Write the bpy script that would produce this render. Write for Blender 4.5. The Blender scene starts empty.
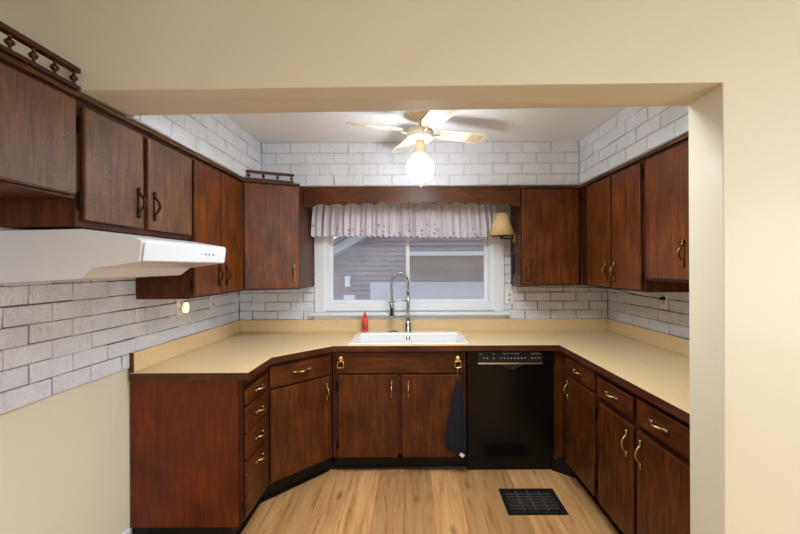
import bpy, bmesh, math, random
from mathutils import Vector, Matrix
random.seed(7)
PI = math.pi
scene = bpy.context.scene
COL = scene.collection

# ------------------------------------------------------------------ camera, light, exposure
EYE = 1.465
cam_data = bpy.data.cameras.new('camera')
cam_data.sensor_width = 36.0
cam_data.lens = 18.0
cam_data.shift_x = -0.015
cam_data.clip_start = 0.02
cam = bpy.data.objects.new('camera', cam_data)
COL.objects.link(cam)
cam.matrix_world = Matrix.Translation((0, 0, EYE)) @ Matrix.Rotation(PI/2, 4, 'X') @ Matrix.Rotation(math.radians(-0.25), 4, 'Z')
scene.camera = cam

world = bpy.data.worlds.new('world')
scene.world = world
world.use_nodes = True
wn = world.node_tree.nodes
wn['Background'].inputs[0].default_value = (0.80, 0.86, 0.97, 1)
wn['Background'].inputs[1].default_value = 0.95

def area(name, loc, target, sx, sy, power, color):
    d = bpy.data.lights.new(name, 'AREA')
    d.shape = 'RECTANGLE'; d.size = sx; d.size_y = sy; d.energy = power; d.color = color
    o = bpy.data.objects.new(name, d); COL.objects.link(o)
    o.location = loc
    o.rotation_euler = (Vector(target) - Vector(loc)).to_track_quat('-Z', 'Y').to_euler()
    return o
# added soft fill from the side of the front room; no window there
area('front_room_fill_light', (3.40, -1.3, 1.40), (0.0, 0.6, 1.2), 2.0, 1.4, 84, (0.86, 0.94, 1.0))
# ceiling lamp of the front room
area('front_room_ceiling_lamp_light', (0.9, -0.9, 2.42), (0.9, -0.9, 0), 1.1, 0.5, 16, (0.98, 0.98, 0.97))
# added fill, hidden behind the header beam, to even out the kitchen light
area('kitchen_fill_light', (0.05, 1.85, 2.43), (0.05, 1.85, 0), 1.2, 0.3, 17, (0.84, 0.93, 1.0)).data.spread = 2.6
GLOBE_STRENGTH = 20.0

scene.view_settings.view_transform = 'Standard'
scene.view_settings.look = 'None'
scene.view_settings.gamma = 1.0
scene.view_settings.use_curve_mapping = False
scene.view_settings.exposure = 0.82

# ------------------------------------------------------------------ helpers
def srgb(r, g, b):
    def c(v):
        v /= 255.0
        return v/12.92 if v <= 0.04045 else ((v+0.055)/1.055)**2.4
    return (c(r), c(g), c(b), 1.0)

class MB:
    """collects faces, then links them as ONE mesh object"""
    def __init__(self):
        self.v = []; self.f = []; self.m = []; self.s = []
    def face(self, pts, mi=0, smooth=False):
        n = len(self.v); self.v += [tuple(p) for p in pts]
        self.f.append(list(range(n, n+len(pts)))); self.m.append(mi); self.s.append(smooth)
    def raw(self, verts, faces, mi=0, smooth=False):
        n = len(self.v); self.v += [tuple(p) for p in verts]
        for f in faces:
            self.f.append([n+i for i in f]); self.m.append(mi); self.s.append(smooth)
    def box(self, x0, x1, y0, y1, z0, z1, mi=0):
        v = [(x0,y0,z0),(x1,y0,z0),(x1,y1,z0),(x0,y1,z0),(x0,y0,z1),(x1,y0,z1),(x1,y1,z1),(x0,y1,z1)]
        self.raw(v, [(3,2,1,0),(4,5,6,7),(0,1,5,4),(1,2,6,5),(2,3,7,6),(3,0,4,7)], mi)
        return self
    def hexa(self, bot, top, mi=0):
        self.raw(list(bot)+list(top), [(3,2,1,0),(4,5,6,7),(0,1,5,4),(1,2,6,5),(2,3,7,6),(3,0,4,7)], mi)
        return self
    def prism(self, poly, z0, z1, mi=0):
        """poly: ccw list of (x, y)"""
        n = len(poly)
        v = [(x,y,z0) for x,y in poly] + [(x,y,z1) for x,y in poly]
        f = [tuple(range(n-1,-1,-1)), tuple(range(n,2*n))]
        f += [(i,(i+1)%n,n+(i+1)%n,n+i) for i in range(n)]
        self.raw(v, f, mi); return self
    def prism_y(self, poly, y0, y1, mi=0):
        """poly: list of (x, z), extruded along y"""
        n = len(poly)
        v = [(x,y0,z) for x,z in poly] + [(x,y1,z) for x,z in poly]
        f = [tuple(range(n)), tuple(range(2*n-1,n-1,-1))]
        f += [((i+1)%n,i,n+i,n+(i+1)%n) for i in range(n)]
        self.raw(v, f, mi); return self
    def tube(self, pts, r, n=8, mi=0, closed=False):
        pts = [Vector(p) for p in pts]
        rs = r if isinstance(r, (list, tuple)) else [r]*len(pts)
        N = len(pts); verts = []; faces = []
        up = None
        for i, p in enumerate(pts):
            if closed: t = pts[(i+1) % N] - pts[i-1]
            else: t = pts[min(i+1,N-1)] - pts[max(i-1,0)]
            if t.length < 1e-9: t = Vector((0,0,1))
            t.normalize()
            if up is None:
                a = Vector((0,0,1)) if abs(t.z) < 0.9 else Vector((1,0,0))
                up = (a - t*a.dot(t)).normalized()
            else:
                up = up - t*up.dot(t)
                if up.length < 1e-6: up = t.orthogonal()
                up.normalize()
            b = t.cross(up)
            for k in range(n):
                a = 2*PI*k/n
                verts.append(p + (up*math.cos(a) + b*math.sin(a))*rs[i])
        M = N if closed else N-1
        for i in range(M):
            j = (i+1) % N
            for k in range(n):
                k2 = (k+1) % n
                faces.append((i*n+k, i*n+k2, j*n+k2, j*n+k))
        if not closed:
            faces.append(tuple(range(n-1,-1,-1))); faces.append(tuple((N-1)*n+k for k in range(n)))
        self.raw(verts, faces, mi, True); return self
    def lathe(self, prof, n=16, o=(0,0,0), axis='z', mi=0):
        """prof: list of (r, h)"""
        verts = []; faces = []
        for r, h in prof:
            for k in range(n):
                a = 2*PI*k/n; x, y = r*math.cos(a), r*math.sin(a)
                p = (x,y,h) if axis == 'z' else ((h,x,y) if axis == 'x' else (y,h,x))
                verts.append((o[0]+p[0], o[1]+p[1], o[2]+p[2]))
        for i in range(len(prof)-1):
            for k in range(n):
                k2 = (k+1) % n
                faces.append((i*n+k, i*n+k2, (i+1)*n+k2, (i+1)*n+k))
        faces.append(tuple(range(n-1,-1,-1))); faces.append(tuple((len(prof)-1)*n+k for k in range(n)))
        self.raw(verts, faces, mi, True); return self
    def build(self, name, mat, parent=None, bevel=0, seg=2, fix=True):
        me = bpy.data.meshes.new(name)
        me.from_pydata(self.v, [], self.f)
        mats = mat if isinstance(mat, (list, tuple)) else [mat]
        for m in mats: me.materials.append(m)
        for p, mi, s in zip(me.polygons, self.m, self.s):
            p.material_index = mi; p.use_smooth = s
        if fix:
            bm = bmesh.new(); bm.from_mesh(me)
            bmesh.ops.recalc_face_normals(bm, faces=bm.faces)
            bm.to_mesh(me); bm.free()
        me.update()
        o = bpy.data.objects.new(name, me); COL.objects.link(o)
        if parent is not None: o.parent = parent
        if bevel:
            b = o.modifiers.new('bevel', 'BEVEL'); b.width = bevel; b.segments = seg
            b.limit_method = 'ANGLE'; b.angle_limit = math.radians(40)
            b.harden_normals = False
        return o

def tag(o, label=None, cat=None, group=None, kind=None):
    if label: o['label'] = label
    if cat: o['category'] = cat
    if group: o['group'] = group
    if kind: o['kind'] = kind
    return o
def thing(name, label, cat, loc=(0,0,0), rz=0.0, group=None):
    o = bpy.data.objects.new(name, None); COL.objects.link(o)
    o.empty_display_size = 0.1
    o.location = loc; o.rotation_euler = (0, 0, rz)
    return tag(o, label, cat, group)
def struct(o):
    o['kind'] = 'structure'; return o
def copy_tree(o, parent=None):
    c = o.copy(); COL.objects.link(c); c.parent = parent
    for ch in list(o.children): copy_tree(ch, c)
    return c

# ------------------------------------------------------------------ materials
def new_mat(name):
    m = bpy.data.materials.new(name); m.use_nodes = True
    nt = m.node_tree
    return m, nt, nt.nodes['Principled BSDF']
def nd(nt, typ, **kw):
    n = nt.nodes.new(typ)
    for k, v in kw.items():
        if k in n.inputs: n.inputs[k].default_value = v
        else: setattr(n, k, v)
    return n
def plain(name, col, rough=0.5, metal=0.0, bump=0.0, bscale=60, coat=0.0, var=0.0):
    m, nt, b = new_mat(name)
    b.inputs['Base Color'].default_value = col
    b.inputs['Roughness'].default_value = rough
    b.inputs['Metallic'].default_value = metal
    b.inputs['Coat Weight'].default_value = coat
    if 'black' in name: b.inputs['Specular IOR Level'].default_value = 0.25
    tc = nd(nt, 'ShaderNodeTexCoord')
    no = nd(nt, 'ShaderNodeTexNoise', Scale=bscale, Detail=4.0)
    nt.links.new(tc.outputs['Object'], no.inputs['Vector'])
    if var:
        r = nd(nt, 'ShaderNodeValToRGB')
        r.color_ramp.elements[0].position = 0.3; r.color_ramp.elements[1].position = 0.7
        r.color_ramp.elements[0].color = tuple(c*(1-var) for c in col[:3]) + (1,)
        r.color_ramp.elements[1].color = tuple(min(1, c*(1+var)) for c in col[:3]) + (1,)
        nt.links.new(no.outputs['Fac'], r.inputs['Fac']); nt.links.new(r.outputs['Color'], b.inputs['Base Color'])
    if bump:
        bp = nd(nt, 'ShaderNodeBump', Strength=bump, Distance=0.004)
        nt.links.new(no.outputs['Fac'], bp.inputs['Height']); nt.links.new(bp.outputs['Normal'], b.inputs['Normal'])
    return m

def wood(name, dark, mid, light, grain='z', rough=0.42, coat=0.08, scuff_sheen=0.0):
    m, nt, b = new_mat(name)
    tc = nd(nt, 'ShaderNodeTexCoord'); oi = nd(nt, 'ShaderNodeObjectInfo')
    add = nd(nt, 'ShaderNodeVectorMath', operation='MULTIPLY_ADD')
    comb = nd(nt, 'ShaderNodeCombineXYZ')
    for k in range(3): nt.links.new(oi.outputs['Random'], comb.inputs[k])
    nt.links.new(comb.outputs[0], add.inputs[0]); add.inputs[1].default_value = (9.1, 7.7, 5.3)
    nt.links.new(tc.outputs['Object'], add.inputs[2])
    mp = nd(nt, 'ShaderNodeMapping')
    mp.inputs['Scale'].default_value = {'z': (30, 30, 3.2), 'x': (3.2, 30, 30), 'y': (30, 3.2, 30)}[grain]
    nt.links.new(add.outputs[0], mp.inputs['Vector'])
    n1 = nd(nt, 'ShaderNodeTexNoise', Scale=1.5, Detail=7.0, Roughness=0.68, Distortion=0.6)
    nt.links.new(mp.outputs[0], n1.inputs['Vector'])
    r = nd(nt, 'ShaderNodeValToRGB')
    e = r.color_ramp.elements
    e[0].position = 0.22; e[0].color = dark; e[1].position = 0.80; e[1].color = light
    x = e.new(0.5); x.color = mid
    nt.links.new(n1.outputs['Fac'], r.inputs['Fac'])
    # slow blotches of old stain
    n2 = nd(nt, 'ShaderNodeTexNoise', Scale=5.0, Detail=3.0)
    nt.links.new(add.outputs[0], n2.inputs['Vector'])
    mx = nd(nt, 'ShaderNodeMix', data_type='RGBA', blend_type='MULTIPLY'); mx.inputs['Factor'].default_value = 0.55
    r2 = nd(nt, 'ShaderNodeValToRGB')
    r2.color_ramp.elements[0].position = 0.32; r2.color_ramp.elements[0].color = (0.42, 0.36, 0.32, 1)
    r2.color_ramp.elements[1].position = 0.68; r2.color_ramp.elements[1].color = (1.35, 1.3, 1.25, 1)
    nt.links.new(n2.outputs['Fac'], r2.inputs['Fac'])
    nt.links.new(r.outputs['Color'], mx.inputs['A']); nt.links.new(r2.outputs['Color'], mx.inputs['B'])
    out = mx.outputs['Result']
    if scuff_sheen:  # pale flecks: scuffs plus a greyish sheen put into the colour
        n4 = nd(nt, 'ShaderNodeTexNoise', Scale=55.0, Detail=5.0, Roughness=0.75, Distortion=1.2)
        nt.links.new(add.outputs[0], n4.inputs['Vector'])
        r4 = nd(nt, 'ShaderNodeValToRGB')
        r4.color_ramp.elements[0].position = 0.56; r4.color_ramp.elements[0].color = (0, 0, 0, 1)
        r4.color_ramp.elements[1].position = 0.74; r4.color_ramp.elements[1].color = (scuff_sheen, scuff_sheen, scuff_sheen, 1)
        nt.links.new(n4.outputs['Fac'], r4.inputs['Fac'])
        m2 = nd(nt, 'ShaderNodeMix', data_type='RGBA'); m2.inputs['B'].default_value = srgb(150, 112, 84)
        nt.links.new(r4.outputs['Color'], m2.inputs['Factor']); nt.links.new(out, m2.inputs['A'])
        out = m2.outputs['Result']
    nt.links.new(out, b.inputs['Base Color'])
    rr = nd(nt, 'ShaderNodeMapRange'); rr.inputs['To Min'].default_value = rough-0.08; rr.inputs['To Max'].default_value = rough+0.12
    nt.links.new(n2.outputs['Fac'], rr.inputs['Value']); nt.links.new(rr.outputs[0], b.inputs['Roughness'])
    b.inputs['Specular IOR Level'].default_value = 0.5 if scuff_sheen else 0.25; b.inputs['Coat Weight'].default_value = coat; b.inputs['Coat Roughness'].default_value = 0.36
    bp = nd(nt, 'ShaderNodeBump', Strength=0.12, Distance=0.002)
    nt.links.new(n1.outputs['Fac'], bp.inputs['Height']); nt.links.new(bp.outputs['Normal'], b.inputs['Normal'])
    return m

D, Mi, L = srgb(46, 21, 4), srgb(79, 38, 6), srgb(118, 63, 14)
M = {}
M['wood'] = wood('stained_wood_upright', D, Mi, L, 'z')
M['wood_x'] = wood('stained_wood_lengthwise', D, Mi, L, 'x')
M['wood_scuff_sheen'] = wood('stained_wood_scuff_sheen', D, srgb(96, 58, 28), srgb(130, 88, 50), 'z', 0.44, 0.3, 0.65)  # lighter wood: scuffing and the doors' sheen painted in together
M['wood_warm'] = wood('stained_wood_orange', srgb(56, 26, 5), srgb(98, 49, 9), srgb(134, 74, 19), 'z')
M['edge_wood'] = wood('counter_edge_wood', srgb(40, 20, 12), srgb(78, 40, 22), srgb(104, 58, 34), 'x', 0.4, 0.15)
M['edge_wood_y'] = wood('counter_edge_wood_across', srgb(40, 20, 12), srgb(78, 40, 22), srgb(104, 58, 34), 'y', 0.4, 0.15)
M['frame_wood'] = wood('face_frame_wood', srgb(36, 15, 8), srgb(64, 28, 13), srgb(88, 42, 20), 'z', 0.42, 0.12)
M['gallery_wood'] = wood('gallery_wood', srgb(38, 17, 10), srgb(66, 30, 17), srgb(92, 46, 26), 'x', 0.35, 0.25)
M['top_trim'] = wood('worn_top_trim_wood', srgb(48, 28, 14), srgb(84, 54, 28), srgb(150, 112, 68), 'x', 0.5, 0.05)
M['toe'] = plain('black_vinyl_kick', srgb(14, 14, 16), 0.32, bump=0.05)
M['dark_gap'] = plain('dark_inside', srgb(16, 9, 6), 0.9)
M['beige'] = plain('beige_gloss_paint', srgb(222, 214, 189), 0.46, bump=0.10, bscale=26, coat=0.03)
M['white_ceiling'] = plain('white_ceiling_paint', srgb(232, 233, 236), 0.7, bump=0.1, bscale=40)
M['laminate'] = plain('beige_laminate', srgb(224, 193, 146), 0.34, bscale=90, var=0.07)
M['white_trim'] = plain('white_vinyl', srgb(231, 235, 240), 0.35)
M['white_wood'] = plain('white_painted_wood', srgb(226, 229, 234), 0.4, bump=0.05)
M['hood'] = plain('white_enamel_steel', srgb(222, 223, 227), 0.3, coat=0.3)
M['hood_under'] = plain('hood_underside_steel', srgb(196, 194, 190), 0.4)
M['sink'] = plain('white_fireclay', srgb(240, 240, 238), 0.16, coat=0.5)
M['black'] = plain('black_appliance_enamel', srgb(7, 7, 8), 0.2, coat=0.0)
M['black_matte'] = plain('black_matte_plastic', srgb(20, 20, 21), 0.5)
M['panel_black'] = plain('black_control_plastic', srgb(34, 34, 36), 0.35)
M['mark'] = plain('pale_panel_print', srgb(190, 190, 188), 0.5)
M['chrome'] = plain('chrome', srgb(190, 190, 192), 0.14, 1.0)
M['chrome_dark'] = plain('brushed_chrome', srgb(176, 175, 172), 0.24, 1.0)
M['steel_strip'] = plain('metal_strip', srgb(205, 196, 180), 0.25, 1.0)
M['brass'] = plain('polished_brass', srgb(232, 194, 124), 0.25, 1.0)
M['old_brass'] = plain('antique_brass', srgb(176, 150, 106), 0.3, 1.0, bump=0.3, bscale=120, var=0.3)
M['bronze'] = plain('dark_bronze', srgb(62, 44, 30), 0.36, 0.9, bump=0.3, bscale=120, var=0.4)
M['gold_bronze'] = plain('golden_bronze', srgb(132, 100, 58), 0.32, 1.0, bump=0.3, bscale=120, var=0.35)
M['hinge'] = plain('blackened_hinge', srgb(32, 26, 22), 0.4, 0.7)
M['red'] = plain('red_plastic', srgb(226, 62, 52), 0.35, var=0.05)
M['navy'] = plain('navy_terry', srgb(14, 19, 31), 0.95, bump=0.9, bscale=260, var=0.3)
M['tag'] = plain('white_fabric_tag', srgb(225, 225, 225), 0.8)
M['outlet'] = plain('white_outlet_plastic', srgb(232, 232, 230), 0.4)
M['slot'] = plain('dark_slot', srgb(25, 24, 24), 0.7)
M['cord'] = plain('black_cord', srgb(16, 15, 15), 0.5)
M['fan_white'] = plain('white_fan_enamel', srgb(238, 232, 220), 0.35)
M['fan_gold'] = plain('cream_and_gold_fan_metal', srgb(222, 206, 172), 0.35, 0.3, var=0.15, bscale=40)
M['vent'] = plain('black_iron_grille', srgb(32, 29, 27), 0.5, 0.3, bump=0.4, bscale=90, var=0.4)
M['amber'] = None

# brick paint
def brick_mat(name, col, var=0.05):
    m, nt, b = new_mat(name)
    tc = nd(nt, 'ShaderNodeTexCoord')
    n = nd(nt, 'ShaderNodeTexNoise', Scale=34.0, Detail=7.0, Roughness=0.65)
    n2 = nd(nt, 'ShaderNodeTexNoise', Scale=7.0, Detail=2.0)
    nt.links.new(tc.outputs['Object'], n.inputs['Vector']); nt.links.new(tc.outputs['Object'], n2.inputs['Vector'])
    r = nd(nt, 'ShaderNodeValToRGB')
    r.color_ramp.elements[0].position = 0.3; r.color_ramp.elements[0].color = tuple(c*(1-var*2) for c in col[:3])+(1,)
    r.color_ramp.elements[1].position = 0.7; r.color_ramp.elements[1].color = col
    nt.links.new(n2.outputs['Fac'], r.inputs['Fac']); nt.links.new(r.outputs['Color'], b.inputs['Base Color'])
    b.inputs['Roughness'].default_value = 0.5
    bp = nd(nt, 'ShaderNodeBump', Strength=0.9, Distance=0.016)
    nt.links.new(n.outputs['Fac'], bp.inputs['Height']); nt.links.new(bp.outputs['Normal'], b.inputs['Normal'])
    return m
M['brick'] = brick_mat('white_painted_brick', srgb(230, 232, 240))
M['joint'] = plain('grey_brick_joint', srgb(96, 94, 96), 0.8)
M['joint_pale'] = plain('painted_brick_joint', srgb(205, 205, 208), 0.8)

# floor planks
def floor_mat():
    m, nt, b = new_mat('light_oak_planks')
    tc = nd(nt, 'ShaderNodeTexCoord')
    mp = nd(nt, 'ShaderNodeMapping'); mp.inputs['Rotation'].default_value = (0, 0, PI/2)
    mp.inputs['Location'].default_value = (0.37, 0.055, 0)
    nt.links.new(tc.outputs['Object'], mp.inputs['Vector'])
    br = nd(nt, 'ShaderNodeTexBrick'); br.offset = 0.37; br.offset_frequency = 2
    br.inputs['Scale'].default_value = 1.0; br.inputs['Brick Width'].default_value = 1.25; br.inputs['Row Height'].default_value = 0.182
    br.inputs['Mortar Size'].default_value = 0.0009; br.inputs['Mortar Smooth'].default_value = 0.1; br.inputs['Bias'].default_value = 0.0
    br.inputs['Color1'].default_value = (0, 0, 0, 1); br.inputs['Color2'].default_value = (1, 1, 1, 1); br.inputs['Mortar'].default_value = (0.5, 0.5, 0.5, 1)
    nt.links.new(mp.outputs[0], br.inputs['Vector'])
    # offset the grain per plank
    va = nd(nt, 'ShaderNodeVectorMath', operation='MULTIPLY_ADD'); va.inputs[1].default_value = (7.0, 13.0, 3.0)
    nt.links.new(br.outputs['Color'], va.inputs[0]); nt.links.new(tc.outputs['Object'], va.inputs[2])
    g = nd(nt, 'ShaderNodeMapping'); g.inputs['Scale'].default_value = (17, 1.2, 1)
    nt.links.new(va.outputs[0], g.inputs['Vector'])
    n = nd(nt, 'ShaderNodeTexNoise', Scale=1.5, Detail=8.0, Roughness=0.6, Distortion=0.9)
    nt.links.new(g.outputs[0], n.inputs['Vector'])
    r = nd(nt, 'ShaderNodeValToRGB'); e = r.color_ramp.elements
    e[0].position = 0.27; e[0].color = srgb(132, 86, 46); e[1].position = 0.72; e[1].color = srgb(208, 164, 112)
    x = e.new(0.45); x.color = srgb(188, 138, 86)
    nt.links.new(n.outputs['Fac'], r.inputs['Fac'])
    # knots
    kg = nd(nt, 'ShaderNodeMapping'); kg.inputs['Scale'].default_value = (7.5, 2.6, 1)
    nt.links.new(va.outputs[0], kg.inputs['Vector'])
    vo = nd(nt, 'ShaderNodeTexVoronoi', Scale=1.0); vo.inputs['Randomness'].default_value = 1.0
    kn = nd(nt, 'ShaderNodeTexNoise', Scale=3.0, Detail=3.0)
    nt.links.new(kg.outputs[0], kn.inputs['Vector'])
    nt.links.new(kg.outputs[0], vo.inputs['Vector'])
    ad = nd(nt, 'ShaderNodeMath', operation='MULTIPLY_ADD'); ad.inputs[1].default_value = 0.28
    nt.links.new(kn.outputs['Fac'], ad.inputs[0]); nt.links.new(vo.outputs['Distance'], ad.inputs[2])
    kr = nd(nt, 'ShaderNodeValToRGB')
    kr.color_ramp.elements[0].position = 0.16; kr.color_ramp.elements[0].color = (0.75, 0.75, 0.75, 1)
    kr.color_ramp.elements[1].position = 0.34; kr.color_ramp.elements[1].color = (0, 0, 0, 1)
    nt.links.new(ad.outputs[0], kr.inputs['Fac'])
    m1 = nd(nt, 'ShaderNodeMix', data_type='RGBA'); m1.inputs['B'].default_value = srgb(116, 76, 44)
    nt.links.new(kr.outputs['Color'], m1.inputs['Factor']); nt.links.new(r.outputs['Color'], m1.inputs['A'])
    # plank tone
    hr = nd(nt, 'ShaderNodeMapRange'); hr.inputs['To Min'].default_value = 0.76; hr.inputs['To Max'].default_value = 1.18
    nt.links.new(br.outputs['Color'], hr.inputs['Value'])
    m2 = nd(nt, 'ShaderNodeVectorMath', operation='SCALE')
    nt.links.new(m1.outputs['Result'], m2.inputs[0]); nt.links.new(hr.outputs[0], m2.inputs['Scale'])
    m3 = nd(nt, 'ShaderNodeMix', data_type='RGBA'); m3.inputs['B'].default_value = srgb(120, 82, 50)
    nt.links.new(br.outputs['Fac'], m3.inputs['Factor']); nt.links.new(m2.outputs[0], m3.inputs['A'])
    nt.links.new(m3.outputs['Result'], b.inputs['Base Color'])
    b.inputs['Roughness'].default_value = 0.42
    bp = nd(nt, 'ShaderNodeBump', Strength=0.08, Distance=0.002)
    nt.links.new(n.outputs['Fac'], bp.inputs['Height']); nt.links.new(bp.outputs['Normal'], b.inputs['Normal'])
    return m
M['floor'] = floor_mat()

def emit(name, col, strength):
    m, nt, b = new_mat(name)
    b.inputs['Base Color'].default_value = (0.8, 0.8, 0.8, 1)
    b.inputs['Emission Color'].default_value = col; b.inputs['Emission Strength'].default_value = strength
    return m
M['globe'] = emit('lit_globe', (0.92, 0.965, 1.0, 1), GLOBE_STRENGTH)
M['amber'] = emit('lit_nightlight', (1.0, 0.62, 0.22, 1), 1.3)

def glass_mat():
    m, nt, b = new_mat('window_glass')
    nt.nodes.remove(b)
    out = nt.nodes['Material Output']
    tr = nd(nt, 'ShaderNodeBsdfTransparent'); tr.inputs[0].default_value = (0.90, 0.92, 0.95, 1)
    gl = nd(nt, 'ShaderNodeBsdfGlossy'); gl.inputs['Roughness'].default_value = 0.03
    df = nd(nt, 'ShaderNodeBsdfDiffuse'); df.inputs[0].default_value = (0.8, 0.82, 0.86, 1)
    fr = nd(nt, 'ShaderNodeFresnel', IOR=1.5)
    m1 = nd(nt, 'ShaderNodeMixShader'); m2 = nd(nt, 'ShaderNodeMixShader')
    nt.links.new(fr.outputs[0], m1.inputs[0]); nt.links.new(tr.outputs[0], m1.inputs[1]); nt.links.new(gl.outputs[0], m1.inputs[2])
    # uneven pale haze mixed into the glass as diffuse colour
    tc = nd(nt, 'ShaderNodeTexCoord')
    no = nd(nt, 'ShaderNodeTexNoise', Scale=9.0, Detail=5.0)
    nt.links.new(tc.outputs['Object'], no.inputs['Vector'])
    mr = nd(nt, 'ShaderNodeMapRange'); mr.inputs['To Min'].default_value = 0.05; mr.inputs['To Max'].default_value = 0.20
    nt.links.new(no.outputs['Fac'], mr.inputs['Value']); nt.links.new(mr.outputs[0], m2.inputs[0])
    nt.links.new(m1.outputs[0], m2.inputs[1]); nt.links.new(df.outputs[0], m2.inputs[2])
    nt.links.new(m2.outputs[0], out.inputs['Surface'])
    return m
M['glass'] = glass_mat()

def shade_mat():
    m, nt, b = new_mat('cream_lampshade_paper')
    b.inputs['Base Color'].default_value = srgb(240, 208, 152); b.inputs['Roughness'].default_value = 0.8
    tl = nd(nt, 'ShaderNodeBsdfTranslucent'); tl.inputs[0].default_value = srgb(240, 200, 140)
    mx = nd(nt, 'ShaderNodeMixShader'); mx.inputs[0].default_value = 0.35
    out = nt.nodes['Material Output']
    nt.links.new(b.outputs[0], mx.inputs[1]); nt.links.new(tl.outputs[0], mx.inputs[2]); nt.links.new(mx.outputs[0], out.inputs['Surface'])
    return m
M['shade'] = shade_mat()

def curtain_mat():
    m, nt, b = new_mat('white_eyelet_cotton')
    tc = nd(nt, 'ShaderNodeTexCoord'); sep = nd(nt, 'ShaderNodeSeparateXYZ')
    nt.links.new(tc.outputs['Object'], sep.inputs[0])
    mp = nd(nt, 'ShaderNodeMapping'); mp.inputs['Scale'].default_value = (26, 0.01, 26)
    nt.links.new(tc.outputs['Object'], mp.inputs['Vector'])
    vo = nd(nt, 'ShaderNodeTexVoronoi', Scale=1.0); vo.inputs['Randomness'].default_value = 0.7
    nt.links.new(mp.outputs[0], vo.inputs['Vector'])
    dot = nd(nt, 'ShaderNodeMath', operation='LESS_THAN'); dot.inputs[1].default_value = 0.27
    nt.links.new(vo.outputs['Distance'], dot.inputs[0])
    low = nd(nt, 'ShaderNodeMath', operation='LESS_THAN'); low.inputs[1].default_value = -0.165
    nt.links.new(sep.outputs['Z'], low.inputs[0])
    mu = nd(nt, 'ShaderNodeMath', operation='MULTIPLY')
    nt.links.new(dot.outputs[0], mu.inputs[0]); nt.links.new(low.outputs[0], mu.inputs[1])
    mu2 = nd(nt, 'ShaderNodeMath', operation='MULTIPLY'); mu2.inputs[1].default_value = 0.75
    nt.links.new(mu.outputs[0], mu2.inputs[0])
    mx = nd(nt, 'ShaderNodeMix', data_type='RGBA')
    mx.inputs['A'].default_value = srgb(240, 237, 244); mx.inputs['B'].default_value = srgb(140, 116, 110)
    nt.links.new(mu2.outputs[0], mx.inputs['Factor']); nt.links.new(mx.outputs['Result'], b.inputs['Base Color'])
    b.inputs['Roughness'].default_value = 0.9
    tl = nd(nt, 'ShaderNodeBsdfTranslucent'); tl.inputs[0].default_value = srgb(235, 228, 230)
    ms = nd(nt, 'ShaderNodeMixShader'); ms.inputs[0].default_value = 0.3
    out = nt.nodes['Material Output']
    nt.links.new(b.outputs[0], ms.inputs[1]); nt.links.new(tl.outputs[0], ms.inputs[2]); nt.links.new(ms.outputs[0], out.inputs['Surface'])
    return m
M['curtain'] = curtain_mat()

# ------------------------------------------------------------------ dimensions
XL, XR, YB = -1.505, 1.70, 3.45
CEIL = 2.44
TOP = 2.085          # top of the wall cabinets
SOFZ = 2.100         # underside of the brick soffit

# ------------------------------------------------------------------ setting
struct(MB().box(-1.65, 3.6, -3.2, 3.6, -0.05, 0).build('floor', M['floor']))
struct(MB().box(-1.65, 3.6, -3.2, 3.6, CEIL, CEIL+0.05).build('ceiling', M['white_ceiling']))

def bricks(mb, O, U, V, W, width, height, pl, ph, gap=0.008, dep=0.011, mi=0, start=0.0, gj=0):
    """running bond of raised bricks on the rectangle O + u*U + v*V, W = outward normal"""
    O, U, V, W = Vector(O), Vector(U), Vector(V), Vector(W)
    rows = int(math.ceil(height/ph - 1e-6))
    for r in range(rows):
        v0 = r*ph + gap/2; v1 = min((r+1)*ph, height) - gap/2
        if v1 - v0 < 0.01: continue
        u = start - (pl/2 if r % 2 else 0) - pl
        while u < width:
            a, b = max(u+gap*0.85, 0.001), min(u+pl-gap*0.85, width-0.001)
            u += pl
            if b - a < 0.012: continue
            j = lambda k=0.0022: random.uniform(-k, k)
            d = dep + j(0.0025); tx = j(0.0020); tz = j(0.0020)
            bev = 0.003
            base = [(a+j(), v0+j()), (b+j(), v0+j()), (b+j(), v1+j()), (a+j(), v1+j())]
            cx, cy = (a+b)/2, (v0+v1)/2
            top = [(p[0] + (bev if p[0] < cx else -bev), p[1] + (bev if p[1] < cy else -bev)) for p in base]
            dd = [d-tx-tz, d+tx-tz, d+tx+tz, d-tx+tz]
            P0 = [O + U*p[0] + V*p[1] for p in base]
            P1 = [O + U*p[0] + V*p[1] + W*(d-0.004) for p in base]
            P2 = [O + U*p[0] + V*p[1] + W*q for p, q in zip(top, dd)]
            n = len(mb.v)
            mb.raw(P0+P1+P2, [(0,1,5,4),(1,2,6,5),(2,3,7,6),(3,0,4,7),(4,5,9,8),(5,6,10,9),(6,7,11,10),(7,4,8,11),(8,9,10,11)], mi)

PLW, PHW = 0.220, 0.0775
# left wall: beige paint with a field of painted brick above counter height
w = MB(); w.box(XL-0.14, XL, -3.2, 3.6, 0, CEIL, 0)
w.box(XL, XL+0.004, 0.2, YB, 0.938, 2.05, 1)
bricks(w, (XL+0.004, 0.2, 0.936), (0,1,0), (0,0,1), (1,0,0), YB-0.2, 1.1, 0.200, PHW, mi=2, dep=0.010, start=0.06, gap=0.004)
struct(w.build('wall_left', [M['beige'], M['joint'], M['brick']]))
# right wall
w = MB(); w.box(XR, XR+0.14, 1.40, 3.6, 0, CEIL, 0)
w.box(XR-0.004, XR, 1.40, YB, 0.938, 2.05, 1)
bricks(w, (XR-0.004, YB, 0.936), (0,-1,0), (0,0,1), (-1,0,0), YB-1.5, 1.1, PLW, PHW, mi=2, dep=0.010, gap=0.004, start=0.05)
struct(w.build('wall_right', [M['beige'], M['joint'], M['brick']]))
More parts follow.
